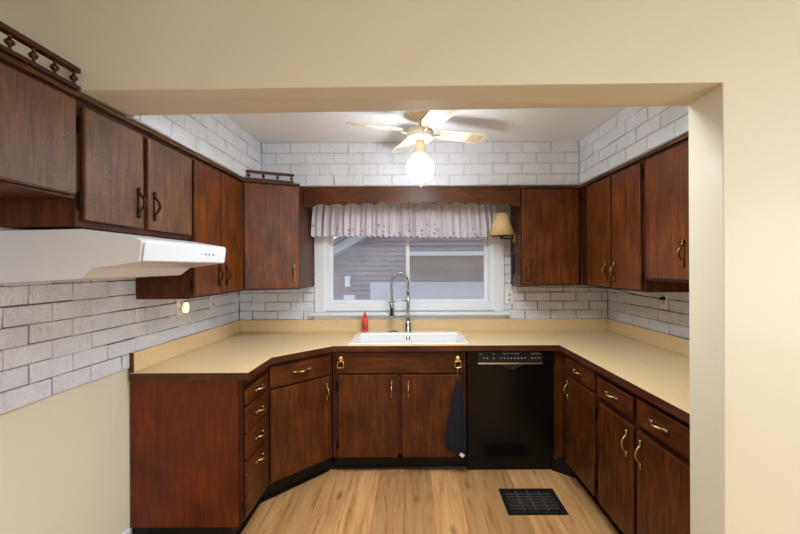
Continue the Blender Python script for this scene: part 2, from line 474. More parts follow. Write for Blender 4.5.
# back wall with the window opening
WX0, WX1, WZ0, WZ1 = -0.80, 0.76, 1.09, 1.98
w = MB()
w.box(-1.65, WX0, YB, YB+0.16, 0, CEIL, 0); w.box(WX1, 3.6, YB, YB+0.16, 0, CEIL, 0)
w.box(WX0, WX1, YB, YB+0.16, 0, WZ0, 0); w.box(WX0, WX1, YB, YB+0.16, WZ1, CEIL, 0)
w.box(XL, WX0, YB-0.004, YB, 0.938, 2.05, 1); w.box(WX1, XR, YB-0.004, YB, 0.938, 2.05, 1)
bricks(w, (XL+0.02, YB-0.004, 0.936), (1,0,0), (0,0,1), (0,-1,0), WX0-XL-0.02, 1.1, PLW, PHW, mi=2, dep=0.010, gap=0.004)
bricks(w, (WX1, YB-0.004, 0.936), (1,0,0), (0,0,1), (0,-1,0), XR-WX1-0.02, 1.1, PLW, PHW, mi=2, dep=0.010, gap=0.004, start=0.1)
struct(w.build('wall_back', [M['beige'], M['joint'], M['brick']]))
# brick soffits above the wall cabinets
SL, SR, SB = -1.172, 1.306, 3.12
PHS = (CEIL-SOFZ)/4
w = MB(); w.box(XL, SL-0.01, 1.70, YB, SOFZ, CEIL, 0)
bricks(w, (SL-0.01, 1.70, SOFZ), (0,1,0), (0,0,1), (1,0,0), SB-1.70, CEIL-SOFZ, 0.226, PHS, mi=1, dep=0.009, gap=0.005, start=0.03)
struct(w.build('trim_1', [M['joint_pale'], M['brick']]))
w = MB(); w.box(SR+0.01, XR, 1.49, YB, SOFZ, CEIL, 0)
bricks(w, (SR+0.01, SB, SOFZ), (0,-1,0), (0,0,1), (-1,0,0), SB-1.49, CEIL-SOFZ, 0.226, PHS, mi=1, dep=0.009, gap=0.005)
struct(w.build('trim_2', [M['joint_pale'], M['brick']]))
w = MB(); w.box(SL-0.01, SR+0.01, SB+0.01, YB, SOFZ, CEIL, 0)
bricks(w, (SL, SB+0.01, SOFZ), (1,0,0), (0,0,1), (0,-1,0), SR-SL, CEIL-SOFZ, 0.226, PHS, mi=1, dep=0.009, gap=0.005, start=0.113)
struct(w.build('trim_3', [M['joint_pale'], M['brick']]))
# partition between the rooms: header beam over the opening and the wall beside it
JX = 1.02
fy = lambda x: 1.31 - 0.0523*(x-JX)
by = lambda x: 1.475 - 0.0930*(x-JX)
w = MB()
zfl, zfr, zbl, zbr = 2.104, 2.066, 2.112, 2.054
F_ = [(XL,fy(XL),CEIL),(XL,fy(XL),zfl),(JX,fy(JX),zfr),(JX,fy(JX),0),(3.6,fy(3.6),0),(3.6,fy(3.6),CEIL)]
B_ = [(XL,by(XL),CEIL),(XL,by(XL),zbl),(JX,by(JX),zbr),(JX,by(JX),0),(3.6,1.47,0),(3.6,1.47,CEIL)]
w.raw(F_+B_, [(0,1,2,3,4,5),(11,10,9,8,7,6)] + [(i,(i+1)%6,6+(i+1)%6,6+i) for i in range(6)])
struct(w.build('wall_front', M['beige'], bevel=0.004))
# the rest of the front room, behind the camera
struct(MB().box(3.45, 3.6, -3.2, 1.3, 0, CEIL).build('wall_east', M['beige']))
struct(MB().box(-1.65, 3.6, -3.2, -3.05, 0, CEIL).build('wall_rear', M['beige']))
struct(MB().box(XL, XL+0.014, -3.05, 2.11, 0, 0.095).build('baseboard_left', M['white_wood'], bevel=0.004))

# window
t = bpy.data.objects.new('window_1', None); COL.objects.link(t); t.location = (-0.02, YB, WZ0); struct(t)
f = MB()
CX0, CX1 = -0.835, 0.79      # casing outer
f.box(CX0+0.02, CX0+0.105, -0.028, -0.0055, -0.01, 0.95); f.box(CX1-0.065, CX1+0.02, -0.028, -0.0055, -0.01, 0.95)
f.box(CX0+0.105, CX1-0.065, -0.028, -0.0055, 0.82, 0.95)
f.build('casing', M['white_wood'], t, bevel=0.004)
f = MB(); f.box(CX0-0.01, CX1+0.05, -0.075, -0.0055, -0.035, -0.01); f.box(CX0+0.01, CX1+0.03, -0.03, -0.0055, -0.075, -0.035)
f.build('sill', M['white_wood'], t, bevel=0.004)
f = MB()                      # vinyl frame inside the casing
fx0, fx1 = CX0+0.10, CX1-0.06
f.box(fx0, fx0+0.05, -0.012, 0.06, 0.0, 0.87); f.box(fx1-0.05, fx1, -0.012, 0.06, 0.0, 0.87)
f.box(fx0+0.05, fx1-0.05, -0.012, 0.06, 0.0, 0.07); f.box(fx0+0.05, fx1-0.05, -0.012, 0.06, 0.82, 0.87)
f.build('frame', M['white_trim'], t, bevel=0.003)
for x0, x1, y0 in ((fx0+0.05, 0.0, 0.012), (-0.035, fx1-0.05, 0.036)):
    s = MB(); e = 0.022
    y1 = y0+0.022
    s.box(x0, x0+e, y0, y1, 0.07, 0.82); s.box(x1-e-0.01, x1, y0, y1, 0.07, 0.82)
    s.box(x0+e, x1-e-0.01, y0, y1, 0.07, 0.092); s.box(x0+e, x1-e-0.01, y0, y1, 0.79, 0.82)
    so = s.build('sash', M['white_trim'], t, bevel=0.002)
    MB().box(x0+e, x1-e-0.01, y0+0.009, y0+0.013, 0.092, 0.79).build('pane', M['glass'], so)

# ------------------------------------------------------------------ hardware
def pull(L=0.135, vertical=True, bow=0.026, r=0.0042):
    """antique bow pull with bead finials, centred, door face at y=0, bow towards -y"""
    mb = MB(); h = L/2; a = h*0.58
    pts = []; rs = []
    for i in range(13):
        s = -1 + 2*i/12
        pts.append((0, -0.004 - bow*math.cos(s*PI/2)**0.8, s*a)); rs.append(r*(1.0+0.55*math.cos(s*PI/2)))
    mb.tube(pts, rs, 8)
    mb.box(-0.004, 0.004, -0.004, 0.0, -a, a)
    for sg in (-1, 1):
        prof = [(0.0015,0.0),(0.0075,0.004),(0.0085,0.011),(0.0045,0.016),(0.0075,0.022),(0.0070,0.027),(0.003,0.032),(0.0008,h-a)]
        mb.lathe([(rr, sg*(a-0.004+hh)) for rr, hh in prof], 10, (0,-0.007,0))
    if not vertical:
        mb.v = [(z, y, x) for x, y, z in mb.v]
    return mb
HM = {}
def add_pull(parent, loc, vertical, mat, L=0.135):
    key = (vertical, mat, L)
    if key not in HM:
        o = pull(L, vertical).build('handle', M[mat], parent); HM[key] = o.data
    else:
        o = bpy.data.objects.new('handle', HM[key]); COL.objects.link(o); o.parent = parent
    o.location = loc
    return o
HING = []
def add_hinge(parent, loc):
    if not HING:
        mb = MB(); mb.box(-0.011, 0.004, -0.0025, 0, -0.026, 0.026); mb.tube([(-0.002,-0.004,-0.03),(-0.002,-0.004,0.03)], 0.004, 8)
        for z in (-0.031, 0.031): mb.lathe([(0.002,z-0.004),(0.005,z),(0.002,z+0.004)], 8, (-0.002,-0.004,0))
        o = mb.build('hinge', M['hinge'], parent); HING.append(o.data)
    else:
        o = bpy.data.objects.new('hinge', HING[0]); COL.objects.link(o); o.parent = parent
    o.location = loc
    return o

def front(root, kind, x0, x1, z0, z1, y=0.0, th=0.019, mat=None, pulls=None, hinges=None, pmat='old_brass', bev=0.005):
    """a door or a drawer front lying on the face frame (y=0), showing towards -y"""
    o = MB().box(0, x1-x0, -th, -0.0005, 0, z1-z0).build(kind, mat or (M['wood'] if kind == 'door' else M['wood_x']), root, bevel=bev)
    o.location = (x0, y, z0)
    if pulls:
        px, pz, vert, L = pulls
        add_pull(o, (px-x0, -th, pz-z0), vert, pmat, L)
    for hx, hz in hinges or []:
        h = add_hinge(o, (hx-x0, -0.004, hz-z0))
    return o

# ------------------------------------------------------------------ base cabinets
BASEZ, BT = 0.11, 0.872
def base_carcass(root, w, d, panel_left=False, panel_right=False, face=0.02, hollow=False):
    mb = MB()
    if hollow:
        mb.box(0, 0.018, face, d, BASEZ, BT); mb.box(w-0.018, w, face, d, BASEZ, BT)
        mb.box(0.018, w-0.018, face, d, BASEZ, BASEZ+0.018); mb.box(0.018, w-0.018, d-0.006, d, BASEZ+0.018, BT)
    else:
        mb.box(0, w, face, d, BASEZ, BT)
    mb.build('body', M['wood'], root, bevel=0.002)
    MB().box(0.0, w, 0.065, 0.08, 0, BASEZ-0.0005).build('toe_kick', M['toe'], root)

# drawer base against the left wall
R90 = PI/2
dw = 2.478-2.125
t = thing('drawer_base_cabinet', 'dark wooden end base cabinet with four drawers and a plain exposed side panel', 'cabinet', (-0.905, 2.125, 0), R90)
mb = MB(); mb.box(0, dw, 0.02, 0.592, BASEZ, BT); mb.build('body', M['wood'], t, bevel=0.002)
MB().box(-0.004, 0.0, 0.02, 0.592, BASEZ-0.02, BT).build('side_panel', wood('end_panel_wood', srgb(76, 31, 5), srgb(98, 42, 8), srgb(122, 57, 13), 'z', 0.45, 0.05), t)
mb = MB(); mb.box(0, 0.022, 0, 0.02, BASEZ, BT); mb.box(dw-0.022, dw, 0, 0.02, BASEZ, BT); mb.box(0.022, dw-0.022, 0.006, 0.02, BASEZ, BT)
mb.build('face_frame', M['frame_wood'], t, bevel=0.0015)
mb = MB(); mb.box(0, dw, 0.055, 0.07, 0, BASEZ-0.0005); mb.box(0.002, 0.02, 0.07, 0.585, 0, BASEZ-0.021); mb.build('toe_kick', M['toe'], t)
o = MB().box(0.0, dw-0.05, -0.012, 0.005, 0, 0.018).build('pull_out_board', M['wood_x'], t, bevel=0.003); o.location = (0.025, 0, 0.838)
for z0, z1 in ((0.727, 0.815), (0.578, 0.716), (0.435, 0.567), (0.128, 0.424)):
    front(t, 'drawer', 0.014, dw-0.022, z0, z1, pulls=(dw/2, z1-0.052 if z1-z0 > 0.2 else (z0+z1)/2+0.004, False, 0.125))

# diagonal corner base
A, Bq = Vector((-0.905, 2.481)), Vector((-0.573, 2.85))
ang = math.atan2(Bq.y-A.y, Bq.x-A.x); wd = (Bq-A).length
t = thing('diagonal_base_cabinet', 'angled wooden corner base cabinet with one drawer over one door', 'cabinet', (A.x, A.y, 0), ang)
def to_local(x, y, a=None, o=A):
    a = ang if a is None else a
    dx, dy = x-o.x, y-o.y
    return (dx*math.cos(a)+dy*math.sin(a), -dx*math.sin(a)+dy*math.cos(a))
poly = [to_local(*p) for p in ((-0.905,2.4815), (-0.574,2.85), (-0.574,3.43), (-1.49,3.43), (-1.49,2.4815))]
# the carcass steps back behind the frame
poly[0] = (poly[0][0], 0.02); poly[1] = (poly[1][0], 0.02)
MB().prism(poly, BASEZ, BT).build('body', M['wood'], t)
mb = MB(); mb.box(0.002, 0.03, 0, 0.02, BASEZ, BT); mb.box(wd-0.03, wd-0.002, 0, 0.02, BASEZ, BT); mb.box(0.03, wd-0.03, 0.004, 0.02, BASEZ, BT)
mb.build('face_frame', M['frame_wood'], t, bevel=0.0015)
MB().box(-0.02, wd+0.02, 0.052, 0.067, 0, BASEZ-0.0005).build('toe_kick', M['toe'], t)
front(t, 'drawer', 0.012, wd-0.03, 0.712, 0.850, pulls=(wd/2-0.01, 0.785, False, 0.14))
front(t, 'door', 0.014, wd-0.03, 0.125, 0.700, pulls=(wd-0.065, 0.60, True, 0.125), hinges=((0.008, 0.60), (0.008, 0.2)))

# sink base
SX0 = -0.571; sw = 0.383-SX0
t = thing('sink_base_cabinet', 'wooden sink cabinet with two doors below a plain false front', 'cabinet', (SX0, 2.85, 0))
base_carcass(t, sw, 0.585, hollow=True)
mb = MB(); X = lambda x: x-SX0
mb.box(0.002, X(-0.525)+0.012, 0, 0.02, BASEZ, BT); mb.box(X(0.355), sw-0.002, 0, 0.02, BASEZ, BT)
mb.box(X(-0.525)+0.012, X(0.355), 0, 0.02, 0.69, BT); mb.box(X(-0.112), X(-0.067), 0, 0.02, BASEZ, 0.69); mb.box(X(-0.525)+0.012, X(0.355), 0, 0.02, BASEZ, 0.135)
mb.build('face_frame', M['frame_wood'], t, bevel=0.0015)
o = MB().box(0, 0.90, -0.012, 0, 0, 0.145).build('false_front', M['wood_x'], t, bevel=0.003); o.location = (X(-0.545), 0, 0.712)
front(t, 'door', X(-0.527), X(-0.104), 0.118, 0.700, pulls=(X(-0.148), 0.60, True, 0.12), hinges=((X(-0.533), 0.625), (X(-0.533), 0.21)))
front(t, 'door', X(-0.077), X(0.352), 0.118, 0.700, pulls=(X(-0.030), 0.60, True, 0.12), hinges=())
for px in (X(-0.508), X(0.322)):
    rp = MB()
    rp.lathe([(0.003,-0.022),(0.014,-0.021),(0.020,-0.016),(0.024,-0.008),(0.025,0.0)], 20, axis='y')
    for ex in (-0.009, 0.009): rp.lathe([(0.001,-0.028),(0.004,-0.026),(0.0055,-0.019)], 8, (ex,0,0.005), axis='y')
    rp.lathe([(0.001,-0.032),(0.005,-0.029),(0.007,-0.018)], 8, (0,0,-0.006), axis='y')
    ro = rp.build('ring_pull', M['brass'], t); ro.location = (px, -0.012, 0.816)
    ro['label'] = 'polished brass animal-head ring pull'
    rr = MB(); pts = []
    for k in range(20):
        a = 2*PI*k/20
        pts.append((0.024*max(-0.9, min(0.9, 1.25*math.cos(a))), -0.016, -0.040 + 0.024*max(-0.85, min(0.9, 1.2*math.sin(a)))))
    rr.tube(pts, 0.004, 8, closed=True)
    rr.build('ring', M['brass'], ro)

# dishwasher
DX0, DX1 = 0.389, 1.003
t = thing('dishwasher', 'black built-in dishwasher with control strip and curved pocket handle', 'dishwasher', (DX0, 2.84, 0))
dwid = DX1-DX0
MB().box(0.004, dwid-0.004, 0.03, 0.56, 0.10, 0.868).build('body', M['black_matte'], t)
MB().box(0, dwid, 0.0, 0.03, 0.118, 0.762).build('door', M['black'], t, bevel=0.004)
cp = MB(); cp.box(0, dwid, -0.006, 0.03, 0.766, 0.868); cpo = cp.build('control_panel', M['black'], t, bevel=0.005)
k = MB(); k.box(0.075, 0.535, -0.0085, -0.006, 0.792, 0.862); k.build('control_strip', M['panel_black'], cpo, bevel=0.001)
for i in range(17):
    x = 0.115 + i*0.0245
    if i in (2, 4, 13): continue
    b = MB(); b.box(-0.005, 0.005, -0.0035, 0, -0.004, 0.004); bo = b.build('button', M['mark'], cpo); bo.location = (x, -0.0085, 0.817); bo.scale = (0.75, 1, 0.8)
k = MB()
for x0, x1, z in ((0.085,0.10,0.848),(0.18,0.195,0.846),(0.255,0.275,0.848),(0.285,0.30,0.851),(0.31,0.32,0.851),(0.33,0.365,0.848),(0.45,0.52,0.849)):
    MB().box(x0, x1, -0.0095, -0.0084, z-0.0022, z+0.0022).build('printed_mark', M['mark'], cpo)
MB().box(0.075, 0.535, -0.012, -0.006, 0.772, 0.786).build('metal_strip', M['steel_strip'], cpo, bevel=0.002)
hd = MB(); arc = [(0.235 + 0.15*i/12, 0.772 - 0.032*math.sin(PI*i/12)) for i in range(13)]
poly = arc[::-1]
hd.prism_y(poly, -0.009, 0.0)
hd.tube([(x, -0.009, z) for x, z in arc], 0.003, 6)
hd.build('pocket_handle', M['panel_black'], t)
MB().box(0.0, dwid, 0.045, 0.06, 0.0, 0.112).build('kick_plate', M['toe'], t)

# right-hand run
RF = 1.075
R270 = -PI/2
ya, yb = 2.85, 2.318
t = thing('single_door_base_cabinet', 'narrow wooden base cabinet beside the dishwasher with one drawer and one door', 'cabinet', (RF, ya, 0), R270)
wa = ya-yb
base_carcass(t, wa, XR-0.02-RF)
ck = MB(); ck.hexa([(-0.036,-0.066,0),(0.080,0.064,0),(0.092,0.054,0),(-0.024,-0.076+0.0,0)][::1], [(-0.036,-0.066,0.105),(0.080,0.064,0.105),(0.092,0.054,0.105),(-0.024,-0.076,0.105)]); ck.build('corner_kick', M['toe'], t)
fl = MB(); fl.box(-0.02, 0.0, -(RF-1.007), 0.0, BASEZ-0.02, BT); fl.build('corner_filler', M['wood'], t, bevel=0.002)
Y = lambda y: ya-y
mb = MB(); mb.box(0, Y(2.745), 0, 0.02, BASEZ, BT); mb.box(Y(2.34), wa, 0, 0.02, BASEZ, BT); mb.box(Y(2.745), Y(2.34), 0.003, 0.02, BASEZ, BT)
mb.build('face_frame', M['frame_wood'], t, bevel=0.0015)
front(t, 'drawer', Y(2.755), Y(2.335), 0.732, 0.855, pulls=(Y(2.55), 0.79, False, 0.135))
front(t, 'door', Y(2.755), Y(2.335), 0.118, 0.718, pulls=(Y(2.71), 0.63, True, 0.13), hinges=((Y(2.33), 0.62), (Y(2.33), 0.2)))
ya2, yb2 = 2.316, 1.488
t = thing('double_door_base_cabinet', 'wide wooden base cabinet with two drawers over two doors next to the opening', 'cabinet', (RF, ya2, 0), R270)
wb = ya2-yb2
base_carcass(t, wb, XR-0.02-RF)
Y = lambda y: ya2-y
mb = MB(); mb.box(0, wb, 0, 0.02, 0.845, BT); mb.box(0, Y(2.29), 0, 0.02, BASEZ, 0.845); mb.box(Y(1.925), Y(1.895), 0, 0.02, BASEZ, 0.845); mb.box(Y(1.52), wb, 0, 0.02, BASEZ, 0.845)
mb.box(0, wb, 0.004, 0.02, BASEZ, 0.845)
mb.build('face_frame', M['frame_wood'], t, bevel=0.0015)
front(t, 'drawer', Y(2.297), Y(1.925), 0.727, 0.832, pulls=(Y(2.115), 0.782, False, 0.135))
front(t, 'drawer', Y(1.888), Y(1.515), 0.722, 0.840, pulls=(Y(1.71), 0.782, False, 0.135))
front(t, 'door', Y(2.285), Y(1.922), 0.118, 0.690, pulls=(Y(1.965), 0.595, True, 0.14), hinges=((Y(2.292), 0.62), (Y(2.292), 0.2)))
front(t, 'door', Y(1.890), Y(1.515), 0.118, 0.690, pulls=(Y(1.845), 0.595, True, 0.14), hinges=((Y(1.508), 0.6),))

# quarter round at the foot of the kicks
mb = MB()
q = [(-0.955, 2.122), (-0.955, 2.50), (-0.612, 2.895)]
def strip(mb, p0, p1, w=0.012, h=0.016):
    p0, p1 = Vector(p0), Vector(p1); d = (p1-p0).normalized(); n = Vector((d.y, -d.x))*w
    mb.hexa([(p0.x,p0.y,0.0005),(p0.x+n.x,p0.y+n.y,0.0005),(p1.x+n.x,p1.y+n.y,0.0005),(p1.x,p1.y,0.0005)],
            [(p0.x,p0.y,h),(p0.x+n.x*0.5,p0.y+n.y*0.5,h*0.85),(p1.x+n.x*0.5,p1.y+n.y*0.5,h*0.85),(p1.x,p1.y,h)])
strip(mb, (-0.960, 2.125), (-0.960, 2.49)); strip(mb, (-0.955, 2.495), (-0.612, 2.887))
strip(mb, (-0.60, 2.914), (0.38, 2.914)); strip(mb, (1.138, 2.77), (1.138, 1.49)); strip(mb, (1.005, 2.884), (1.138, 2.77))
struct(mb.build('trim_4', M['toe']))

# ------------------------------------------------------------------ countertop
CT, CB = 0.914, 0.874
t = thing('countertop', 'beige laminate worktop with wooden front edge running around three walls', 'countertop', (0, 0, 0))
HX0, HX1, HY0, HY1 = -0.440, 0.385, 2.862, 3.375
e = 0.020
mb = MB()
cxl, cxr, cyb = XL+0.0145, XR-0.0145, YB-0.0145
mb.prism([(cxl,2.105+e),(-0.865-e,2.105+e),(-0.865-e,2.465+0.008),(-0.555-0.009,2.81+e),(HX0,2.81+e),(HX0,cyb),(cxl,cyb)], CB, CT)
mb.prism([(HX0,2.81+e),(HX1,2.81+e),(HX1,HY0),(HX0,HY0)], CB, CT)
mb.prism([(HX0,HY1),(HX1,HY1),(HX1,cyb),(HX0,cyb)], CB, CT)
mb.prism([(HX1,2.81+e),(1.035+e,2.81+e),(1.035+e,1.482),(cxr,1.482),(cxr,cyb),(HX1,cyb)], CB, CT)
mb.build('worktop', M['laminate'], t)
def edge_band(pts, mat):
    o = MB()
    for (a0, a1, b1, b0) in pts:
        o.prism([a0, a1, b1, b0], CB-0.002, CT-0.003)
    return o.build('front_edge', mat, t)
edge_band([((cxl,2.105),(-0.865,2.105),(-0.865-e,2.105+e),(cxl,2.105+e)),
           ((-0.555,2.81),(1.035,2.81),(1.035+e,2.81+e),(-0.555-0.009,2.81+e)),
           ((-0.865,2.465),(-0.555,2.81),(-0.564,2.81+e),(-0.885,2.473))], M['edge_wood'])
edge_band([((-0.865,2.105),(-0.865,2.465),(-0.885,2.473),(-0.885,2.125))], M['edge_wood_y'])
edge_band([((1.035,2.81),(1.035,1.482),(1.055,1.482),(1.055,2.83))], M['edge_wood_y'])
# thin laminate lip over the wooden edge
mb = MB()
for (a0, a1, b1, b0) in [((cxl,2.105),(-0.865,2.105),(-0.885,2.125),(cxl,2.125)), ((-0.555,2.81),(1.035,2.81),(1.055,2.83),(-0.564,2.83)),
        ((-0.865,2.465),(-0.555,2.81),(-0.564,2.83),(-0.885,2.473)), ((-0.865,2.105),(-0.865,2.465),(-0.885,2.473),(-0.885,2.125)), ((1.035,2.81),(1.035,1.482),(1.055,1.482),(1.055,2.83))]:
    mb.prism([a0, a1, b1, b0], CT-0.003, CT)
mb.build('edge_lip', M['laminate'], t)
sz = 1.016
mb = MB()
mb.box(cxl, cxl+0.02, 2.112, cyb, CT+0.0003, sz); mb.box(cxl+0.02, cxr-0.02, cyb-0.02, cyb, CT+0.0003, sz); mb.box(cxr-0.02, cxr, 1.482, cyb, CT+0.0003, sz)
mb.build('backsplash', M['laminate'], t, bevel=0.002)
MB().box(cxl, cxl+0.021, 2.105, 2.1118, CT+0.0003, sz+0.001).build('end_cap', M['edge_wood'], t)

# sink, faucet, bottle
t = thing('sink', 'white single bowl drop-in sink under the window', 'sink', (-0.0275, 3.11, CT))
ox, oy0, oy1 = 0.4275, -0.275, 0.278
ix, iy0, iy1 = 0.392, -0.235, 0.160
mb = MB(); zr = 0.012; zb = -0.19
O_ = [(-ox,oy0),(ox,oy0),(ox,oy1),(-ox,oy1)]; I_ = [(-ix,iy0),(ix,iy0),(ix,iy1),(-ix,iy1)]
J_ = [(-ix+0.02,iy0+0.02),(ix-0.02,iy0+0.02),(ix-0.02,iy1-0.02),(-ix+0.02,iy1-0.02)]
K_ = [(-0.41,-0.246),(0.41,-0.246),(0.41,0.172),(-0.41,0.172)]
ring = lambda P, z: [(x,y,z) for x,y in P]
vs = ring(O_,0.0005)+ring(O_,zr)+ring(I_,zr)+ring(J_,zb)+ring(K_,0.0005)+ring(K_,zb-0.012)
fs = []
for a, b in ((0,4),(4,8),(8,12),(0,16),(16,20)):
    for i in range(4):
        j = (i+1) % 4; fs.append((a+i, a+j, b+j, b+i))
fs.append((12,13,14,15)); fs.append((20,21,22,23))
mb.raw(vs, fs)
mb.build('bowl', M['sink'], t, bevel=0.006, seg=3)
for dx in (-0.014, 0.010):
    o = MB().box(-0.004, 0.004, -0.002, 0.002, -0.013, 0.013).build('overflow_slot', M['slot'], t); o.location = (-0.005+dx, 0.1525, -0.03)
MB().lathe([(0.002,0.003),(0.03,0.003),(0.045,0.001),(0.045,-0.002)], 24, (0,-0.03,zb)).build('drain', M['chrome'], t)

t = thing('kitchen_faucet', 'tall chrome spring-neck faucet standing on the white sink', 'faucet', (-0.034, 3.325, CT+0.0125))
MB().lathe([(0.030,0),(0.030,0.012),(0.026,0.016),(0.026,0.075),(0.018,0.082),(0.018,0.10)], 20).build('base', M['chrome'], t)
o = MB().tube([(0,0,0.06),(0.0,-0.03,0.07),(0.0,-0.055,0.075)], [0.009,0.008,0.006], 10).build('lever', M['chrome'], t)
MB().tube([(0,0,0.10),(0,0,0.33)], 0.0125, 12).build('column', M['chrome_dark'], t)
cx = -0.0675; arc = []
for i in range(25):
    a = PI*i/24; arc.append((cx + 0.0675*math.cos(a), 0, 0.405 + 0.085*math.sin(a)))
path = [(0,0,0.33),(0,0,0.36),(0,0,0.385)] + arc + [(-0.135,0,0.36),(-0.135,0,0.33)]
MB().tube(path, 0.0085, 10).build('hose', M['chrome_dark'], t)
# spring coils around the hose
cum = [0]; P = [Vector(p) for p in path]
for i in range(1, len(P)): cum.append(cum[-1] + (P[i]-P[i-1]).length)
turns = 34; hp = []
for k in range(turns*8):
    s = cum[-1]*k/(turns*8-1)
    i = 1
    while i < len(P)-1 and cum[i] < s: i += 1
    u = (s-cum[i-1])/max(1e-9, cum[i]-cum[i-1]); p = P[i-1].lerp(P[i], u); tg = (P[i]-P[i-1]).normalized()
    n1 = Vector((0,1,0)); n2 = tg.cross(n1)
    a = 2*PI*k/8; hp.append(p + (n1*math.cos(a)+n2*math.sin(a))*0.0125)
MB().tube(hp, 0.0022, 5).build('spring', M['chrome'], t)
MB().lathe([(0.010,0.35),(0.012,0.34),(0.012,0.325),(0.009,0.32),(0.009,0.245),(0.017,0.235),(0.019,0.20),(0.019,0.15),(0.022,0.145),(0.022,0.118),(0.012,0.115)], 16, (-0.135,0,0)).build('spray_head', M['chrome_dark'], t)
MB().box(-0.142, -0.128, -0.023, -0.015, 0.135, 0.20).build('spray_button', M['black_matte'], t)
MB().tube([(0,0,0.262),(-0.10,0,0.258),(-0.118,0,0.250)], 0.005, 8).tube([(-0.135+0.02*math.cos(2*PI*k/16), 0.02*math.sin(2*PI*k/16), 0.248) for k in range(16)], 0.004, 6, closed=True).build('docking_arm', M['chrome'], t)

t = thing('hole_cover', 'small chrome disc cover lying on the sink deck beside the faucet', 'sink cover', (-0.155, 3.335, CT+0.0126))
MB().lathe([(0.045,0),(0.045,0.004),(0.030,0.008),(0.012,0.009)], 24).build('disc', M['chrome_dark'], t)
MB().lathe([(0.010,0.009),(0.012,0.014),(0.004,0.016)], 14).build('knob', M['chrome'], t)

t = thing('soap_bottle', 'red plastic soap bottle with a cap at the back edge of the sink', 'bottle', (-0.395, 3.35, CT+0.0126))
MB().lathe([(0.022,0),(0.0255,0.004),(0.0255,0.095),(0.022,0.114),(0.012,0.122),(0.010,0.128)], 18).build('body', M['red'], t)
MB().lathe([(0.012,0.128),(0.013,0.145),(0.010,0.150),(0.007,0.165),(0.004,0.168)], 14).build('cap', M['red'], t)
MB().lathe([(0.0258,0.025),(0.0258,0.085)], 18).build('label', plain('red_label_paper', srgb(198, 70, 62), 0.5, var=0.25, bscale=90), t)

# ------------------------------------------------------------------ wall cabinets
def upper(name, label, loc, rz, w, d, z0, z1, doors, scuff_sheen=False, top=True):
    """loc = far corner of the face at floor level; doors: (x0, x1, zd0, zd1, pull x, pull z, hinge x)"""
    t = thing(name, label, 'cabinet', (loc[0], loc[1], z0), rz)
    h = z1-z0
    MB().box(0, w, 0.018, d, 0, h).build('body', M['wood'], t, bevel=0.0015)
    MB().box(0, w, 0, 0.018, 0, h).build('face_frame', M['frame_wood'], t, bevel=0.0015)
    if top: MB().box(0, w, -0.021, 0.014, h-0.010, h+0.006).build('top_trim', M['top_trim'], t, bevel=0.003)
    for x0, x1, a, b, px, pz, hx in doors:
        front(t, 'door', x0, x1, a-z0, b-z0, mat=M['wood_scuff_sheen'] if scuff_sheen else M['wood_warm'], pulls=(px, pz-z0, True, 0.135), pmat='bronze' if scuff_sheen or loc[0] < -1 else 'gold_bronze',
              hinges=((hx, b-z0-0.07), (hx, a-z0+0.07)), bev=0.006)
    return t
LF = -1.20
y0 = 0.70
t = upper('refrigerator_cabinet', 'scuffed, pale-sheened short wooden wall cabinet topped by a spindle gallery, over the empty refrigerator space', (LF, y0), R90, 1.425-y0, 0.29, 1.712, TOP,
      [(0.02, 0.345, 1.724, 2.062, 0.31, 1.79, 0.012), (0.36, 0.712, 1.724, 2.062, 0.395, 1.79, 0.716)], scuff_sheen=True)
t = upper('range_hood_cabinet', 'scuffed, pale-sheened wooden wall cabinet with two doors above the white range hood', (LF, 1.426), R90, 2.157-1.426, 0.29, 1.615, TOP,
      [(0.022, 0.338, 1.640, 2.052, 0.300, 1.747, 0.014), (0.372, 0.725, 1.640, 2.052, 0.405, 1.747, 0.731)], scuff_sheen=True)
t = upper('tall_wall_cabinet', 'tall wooden wall cabinet with two narrow doors between range hood and angled corner cabinet', (LF, 2.158), R90, 2.82-2.158, 0.29, 1.297, TOP,
      [(0.025, 0.318, 1.312, 2.058, 0.283, 1.42, 0.016), (0.340, 0.640, 1.312, 2.058, 0.380, 1.42, 0.646)])
# angled corner cabinet
A2, B2 = Vector((-1.20, 2.824)), Vector((-0.842, 2.995))
ang2 = math.atan2(B2.y-A2.y, B2.x-A2.x); w2 = (B2-A2).length
t = thing('diagonal_wall_cabinet', 'angled wooden corner wall cabinet with a small spindle gallery on top', 'cabinet', (A2.x, A2.y, 1.302), ang2)
poly = [to_local(x, y, ang2, A2) for x, y in ((-1.20,2.8245),(-0.842,2.995),(-0.842,3.434),(-1.488,3.434),(-1.488,2.8245))]
pf = [(poly[0][0], 0.018), (poly[1][0], 0.018)] + poly[2:]
MB().prism(pf, 0, TOP-1.302).build('body', M['wood'], t)
MB().box(0.0, w2, 0, 0.018, 0, TOP-1.302).build('face_frame', M['frame_wood'], t, bevel=0.0015)
MB().box(0.0, w2, -0.022, 0.014, TOP-1.302-0.012, TOP-1.302+0.004).build('top_trim', M['frame_wood'], t, bevel=0.002)
front(t, 'door', 0.014, w2-0.006, 0.012, TOP-1.302-0.018, mat=M['wood_warm'], pulls=(w2-0.045, 0.125, True, 0.13), hinges=((0.008, 0.10), (0.008, 0.68)))
